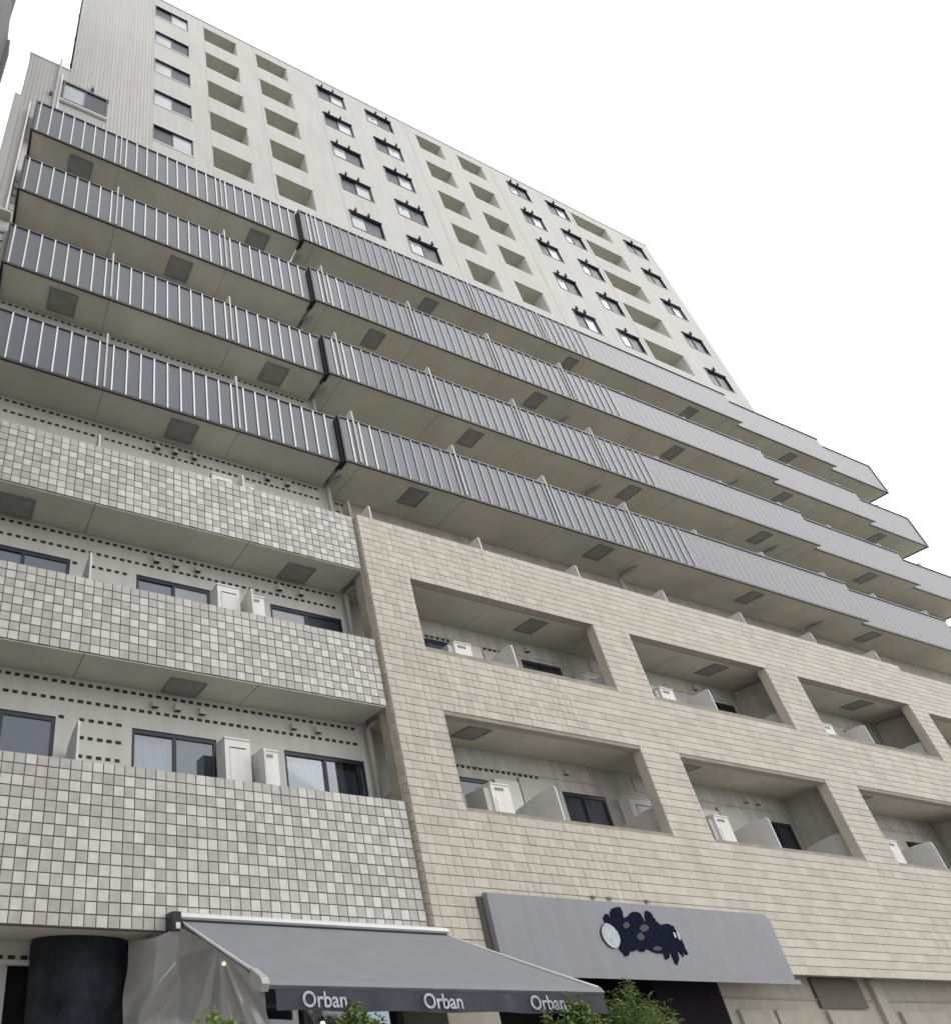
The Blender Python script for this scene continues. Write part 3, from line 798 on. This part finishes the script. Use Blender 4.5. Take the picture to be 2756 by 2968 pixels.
# bulbs under the awning
for (x, y, z), lb in (((.412, .90, .079), 'small warm bulb glowing behind the vinyl sheet'), ((.500, .80, .004), 'small warm bulb glowing behind the middle plant')):
    t_ = thing('pendant_bulb', lb, 'light bulb', (x, y, z), 'bulbs under the awning')
    mb = MB(); mb.tube([(x, y, z - .003), (x, y, z - .0022), (x, y, z), (x, y, z + .0022), (x, y, z + .0032)], [.004, .020, .026, .018, .008], 'bulb', 12); mb.build('bulb', t_)
    mb = MB(); mb.tube([(x, y, z + .0034), (x, y, z + .009)], .012, 'wire', 8); mb.tube([(x, y, z + .009), (x, y, .110 if y > .85 else .07)], .003, 'wire', 5); mb.build('flex', t_)

# ------------------------------------------------------------------ shop sign
S = thing('shop_sign', 'long grey sign board with navy brushed emblem and silver oval', 'sign', (1.39, .98, .15))
k_ = .985
sx0, sx1, sz0, sz1 = 1.006 * k_, 1.818 * k_, .085 * k_, .2265 * k_
pts = [(sx0, sz0), (sx1, sz0), (sx1, sz1 - .018)]
for t in range(1, 9):
    a = t * math.pi / 16; pts.append((sx1 - .018 + .018 * math.cos(a), sz1 - .018 + .018 * math.sin(a)))
pts.append((sx0, sz1))
mb = MB(); mb.prism(pts, 'y', .972, .984, 'sign'); mb.build('board', S)
mb = MB(); mb.box(sx0, sx1 + .004, .966, .9715, sz0 - .003, sz0 + .006, 'sign'); mb.build('bottom_lip', S)
mb = MB(); mb.box(sx0 - .012, sx1 - .01, .9845, .9875, sz0, sz1 - .006, 'brown'); mb.build('shadow_gap', S)  # brown strip past the board's left edge, painting in its shadow gap
def fromphoto(pts, y):
    # positions read off the sign face, turned into its plane
    out = []
    for (u, v) in pts:
        sxp = (1700 + u * .18939) / 1.4913; syp = (2600 + v * .18939) / 1.4913
        a = (sxp - 322.9) / 1243.6; b = -(syp - 1310.3) / 1243.6
        rx = _cy * a - _sy * _sp * b + _sy * _cp; ry = -_sy * a - _cy * _sp * b + _cy * _cp; rz = _cp * b + _sp
        out.append((rx / ry * y, rz / ry * y))
    return out
oval = [(300, 400), (360, 420), (420, 465), (475, 530), (510, 600), (525, 680), (505, 750), (455, 788), (400, 775), (345, 735), (290, 670), (255, 600), (240, 530), (250, 470), (270, 430)]
dark = [(300, 262), (335, 262), (400, 330), (380, 240), (405, 185), (470, 155), (540, 160), (560, 230), (590, 325), (650, 290), (700, 240), (760, 225), (830, 250), (870, 300), (900, 370), (930, 395), (912, 225), (940, 205), (990, 240), (1040, 310), (1100, 390), (1150, 425), (1260, 410), (1350, 450), (1385, 530), (1440, 600), (1490, 700), (1530, 800), (1565, 880), (1535, 882), (1480, 815), (1505, 925), (1440, 840), (1412, 830), (1425, 940), (1410, 1040), (1380, 1020), (1330, 900), (1285, 820), (1280, 940), (1235, 960), (1190, 860), (1100, 858), (1030, 840), (940, 785), (900, 838), (850, 842), (790, 800), (740, 838), (680, 820), (665, 900), (620, 912), (580, 850), (520, 810), (532, 680), (512, 585), (470, 510), (410, 450), (300, 385), (275, 320)]
mb = MB(); mb.prism(fromphoto([(x - 32, y + 8) for x, y in oval], .9710), 'y', .9705, .9718, 'black'); mb.build('oval_shadow', S)  # black offset copy of the oval, its shadow crescent painted in
mb = MB(); mb.prism(fromphoto(oval, .968), 'y', .9688, .9702, 'oval'); mb.build('silver_oval', S)
rag = []
for i_, p_ in enumerate(dark):
    q_ = dark[(i_ + 1) % len(dark)]; n_ = max(1, int(math.hypot(q_[0] - p_[0], q_[1] - p_[1]) / 26))
    for t in range(n_):
        f_ = t / n_; rag.append((p_[0] + (q_[0] - p_[0]) * f_ + random.uniform(-7, 7), p_[1] + (q_[1] - p_[1]) * f_ + random.uniform(-7, 7)))
dark = rag
mb = MB(); mb.prism(fromphoto(dark, .968), 'y', .9696, .9717, 'navy'); mb.build('brushed_emblem', S)
mb = MB()
for cx_, cy_, rx_, ry_ in ((635, 435, 50, 55), (905, 475, 70, 58), (850, 610, 62, 60), (1110, 790, 70, 40)):
    mb.prism(fromphoto([(cx_ + rx_ * math.cos(t * .5236) * random.uniform(.8, 1.1), cy_ + ry_ * math.sin(t * .5236) * random.uniform(.8, 1.1)) for t in range(12)], .966), 'y', .9690, .9695, 'speck')
mb.prism(fromphoto([(1345, 540), (1375, 545), (1400, 600), (1395, 630), (1370, 615)], .966), 'y', .9690, .9695, 'oval')  # this and the next shape: pale highlights painted onto the emblem
mb.prism(fromphoto([(1390, 480), (1450, 590), (1470, 670), (1430, 640), (1405, 560)], .966), 'y', .9690, .9695, 'oval')
mb.build('emblem_fleck', S, kind='stuff')
# fixings on the wall above the sign
for x in (1.300, 1.345, 1.455):
    mb = MB(); mb.box(x * k_, x * k_ + .009, .984, .9885, .2315, .2365, 'grout'); mb.build('fixing', S)

# ------------------------------------------------------------------ plants in front of the shop
def plant(x, y, ztop, spread, stems, leaves, label, kind='leaf', feather=True, seed=1):
    rnd = random.Random(seed)
    t_ = thing('potted_plant', label, 'plant', (x, y, GZ), 'plants in front of the shop')
    mb = MB(); mb.box(x - .03, x + .03, y - .025, y + .025, GZ + .0005, GZ + .055, 'planter'); mb.box(x - .027, x + .027, y - .022, y + .022, GZ + .0552, GZ + .057, 'interior'); mb.build('planter_box', t_)
    st = MB(); lf = MB()
    for s in range(stems):
        ang = rnd.uniform(0, 2 * math.pi); rr = spread * math.sqrt(rnd.random())
        tx, ty = x + rr * math.cos(ang), y + rr * .7 * math.sin(ang)
        tz = ztop - (rr / spread) ** 1.5 * spread * 1.1 * rnd.uniform(.5, 1.2) - rnd.uniform(0, .012)
        p0 = (x + rnd.uniform(-.012, .012), y + rnd.uniform(-.01, .01), GZ + .056)
        path = []
        for k in range(7):
            t = k / 6
            path.append((p0[0] + (tx - p0[0]) * t ** 1.8, p0[1] + (ty - p0[1]) * t ** 1.8, p0[2] + (tz - p0[2]) * (t ** .9)))
        st.tube(path, [.006 * (1 - .8 * k / 6) for k in range(7)], 'stem', 4, False)
        for q in range(leaves):
            t = rnd.uniform(.45, 1.02); i = min(int(t * 6), 5); f_ = t * 6 - i
            c = [path[i][k] + (path[i + 1][k] - path[i][k]) * f_ for k in range(3)]
            L = rnd.uniform(.006, .016) * (1.0 if feather else .7); wd = (.0005 if feather else .0016)
            d = Vector((rnd.gauss(0, 1), rnd.gauss(0, 1), rnd.gauss(.35, .7))).normalized()
            n_ = d.cross(Vector((rnd.gauss(0, 1), rnd.gauss(0, 1), rnd.gauss(0, 1)))).normalized()
            c = Vector(c) + Vector((rnd.gauss(0, .0022), rnd.gauss(0, .0022), rnd.gauss(0, .0022)))
            a = c; b = c + d * L * .5 + n_ * wd; e = c + d * L + Vector((0, 0, -L * .2)); g = c + d * L * .5 - n_ * wd
            lf.quad([tuple(a), tuple(b), tuple(e), tuple(g)], rnd.choice([kind, kind, 'leaf2']))
    st.build('stem', t_); lf.build('foliage', t_, kind='stuff')
plant(.292, .665, .021, .024, 22, 70, 'small green leafy plant standing in front of the grey vinyl sheet', 'leaf2', False, 3)
plant(.462, .665, .024, .038, 34, 130, 'green leafy plant in front of the first lettering of the awning valance', 'leaf', False, 5)
plant(.790, .680, .035, .050, 44, 150, 'low spreading green plant at the right end of the awning valance', 'leaf', False, 8)
plant(.945, .720, .060, .064, 62, 170, 'tall feathery green plant before the dark entrance under the sign', 'leaf', True, 11)
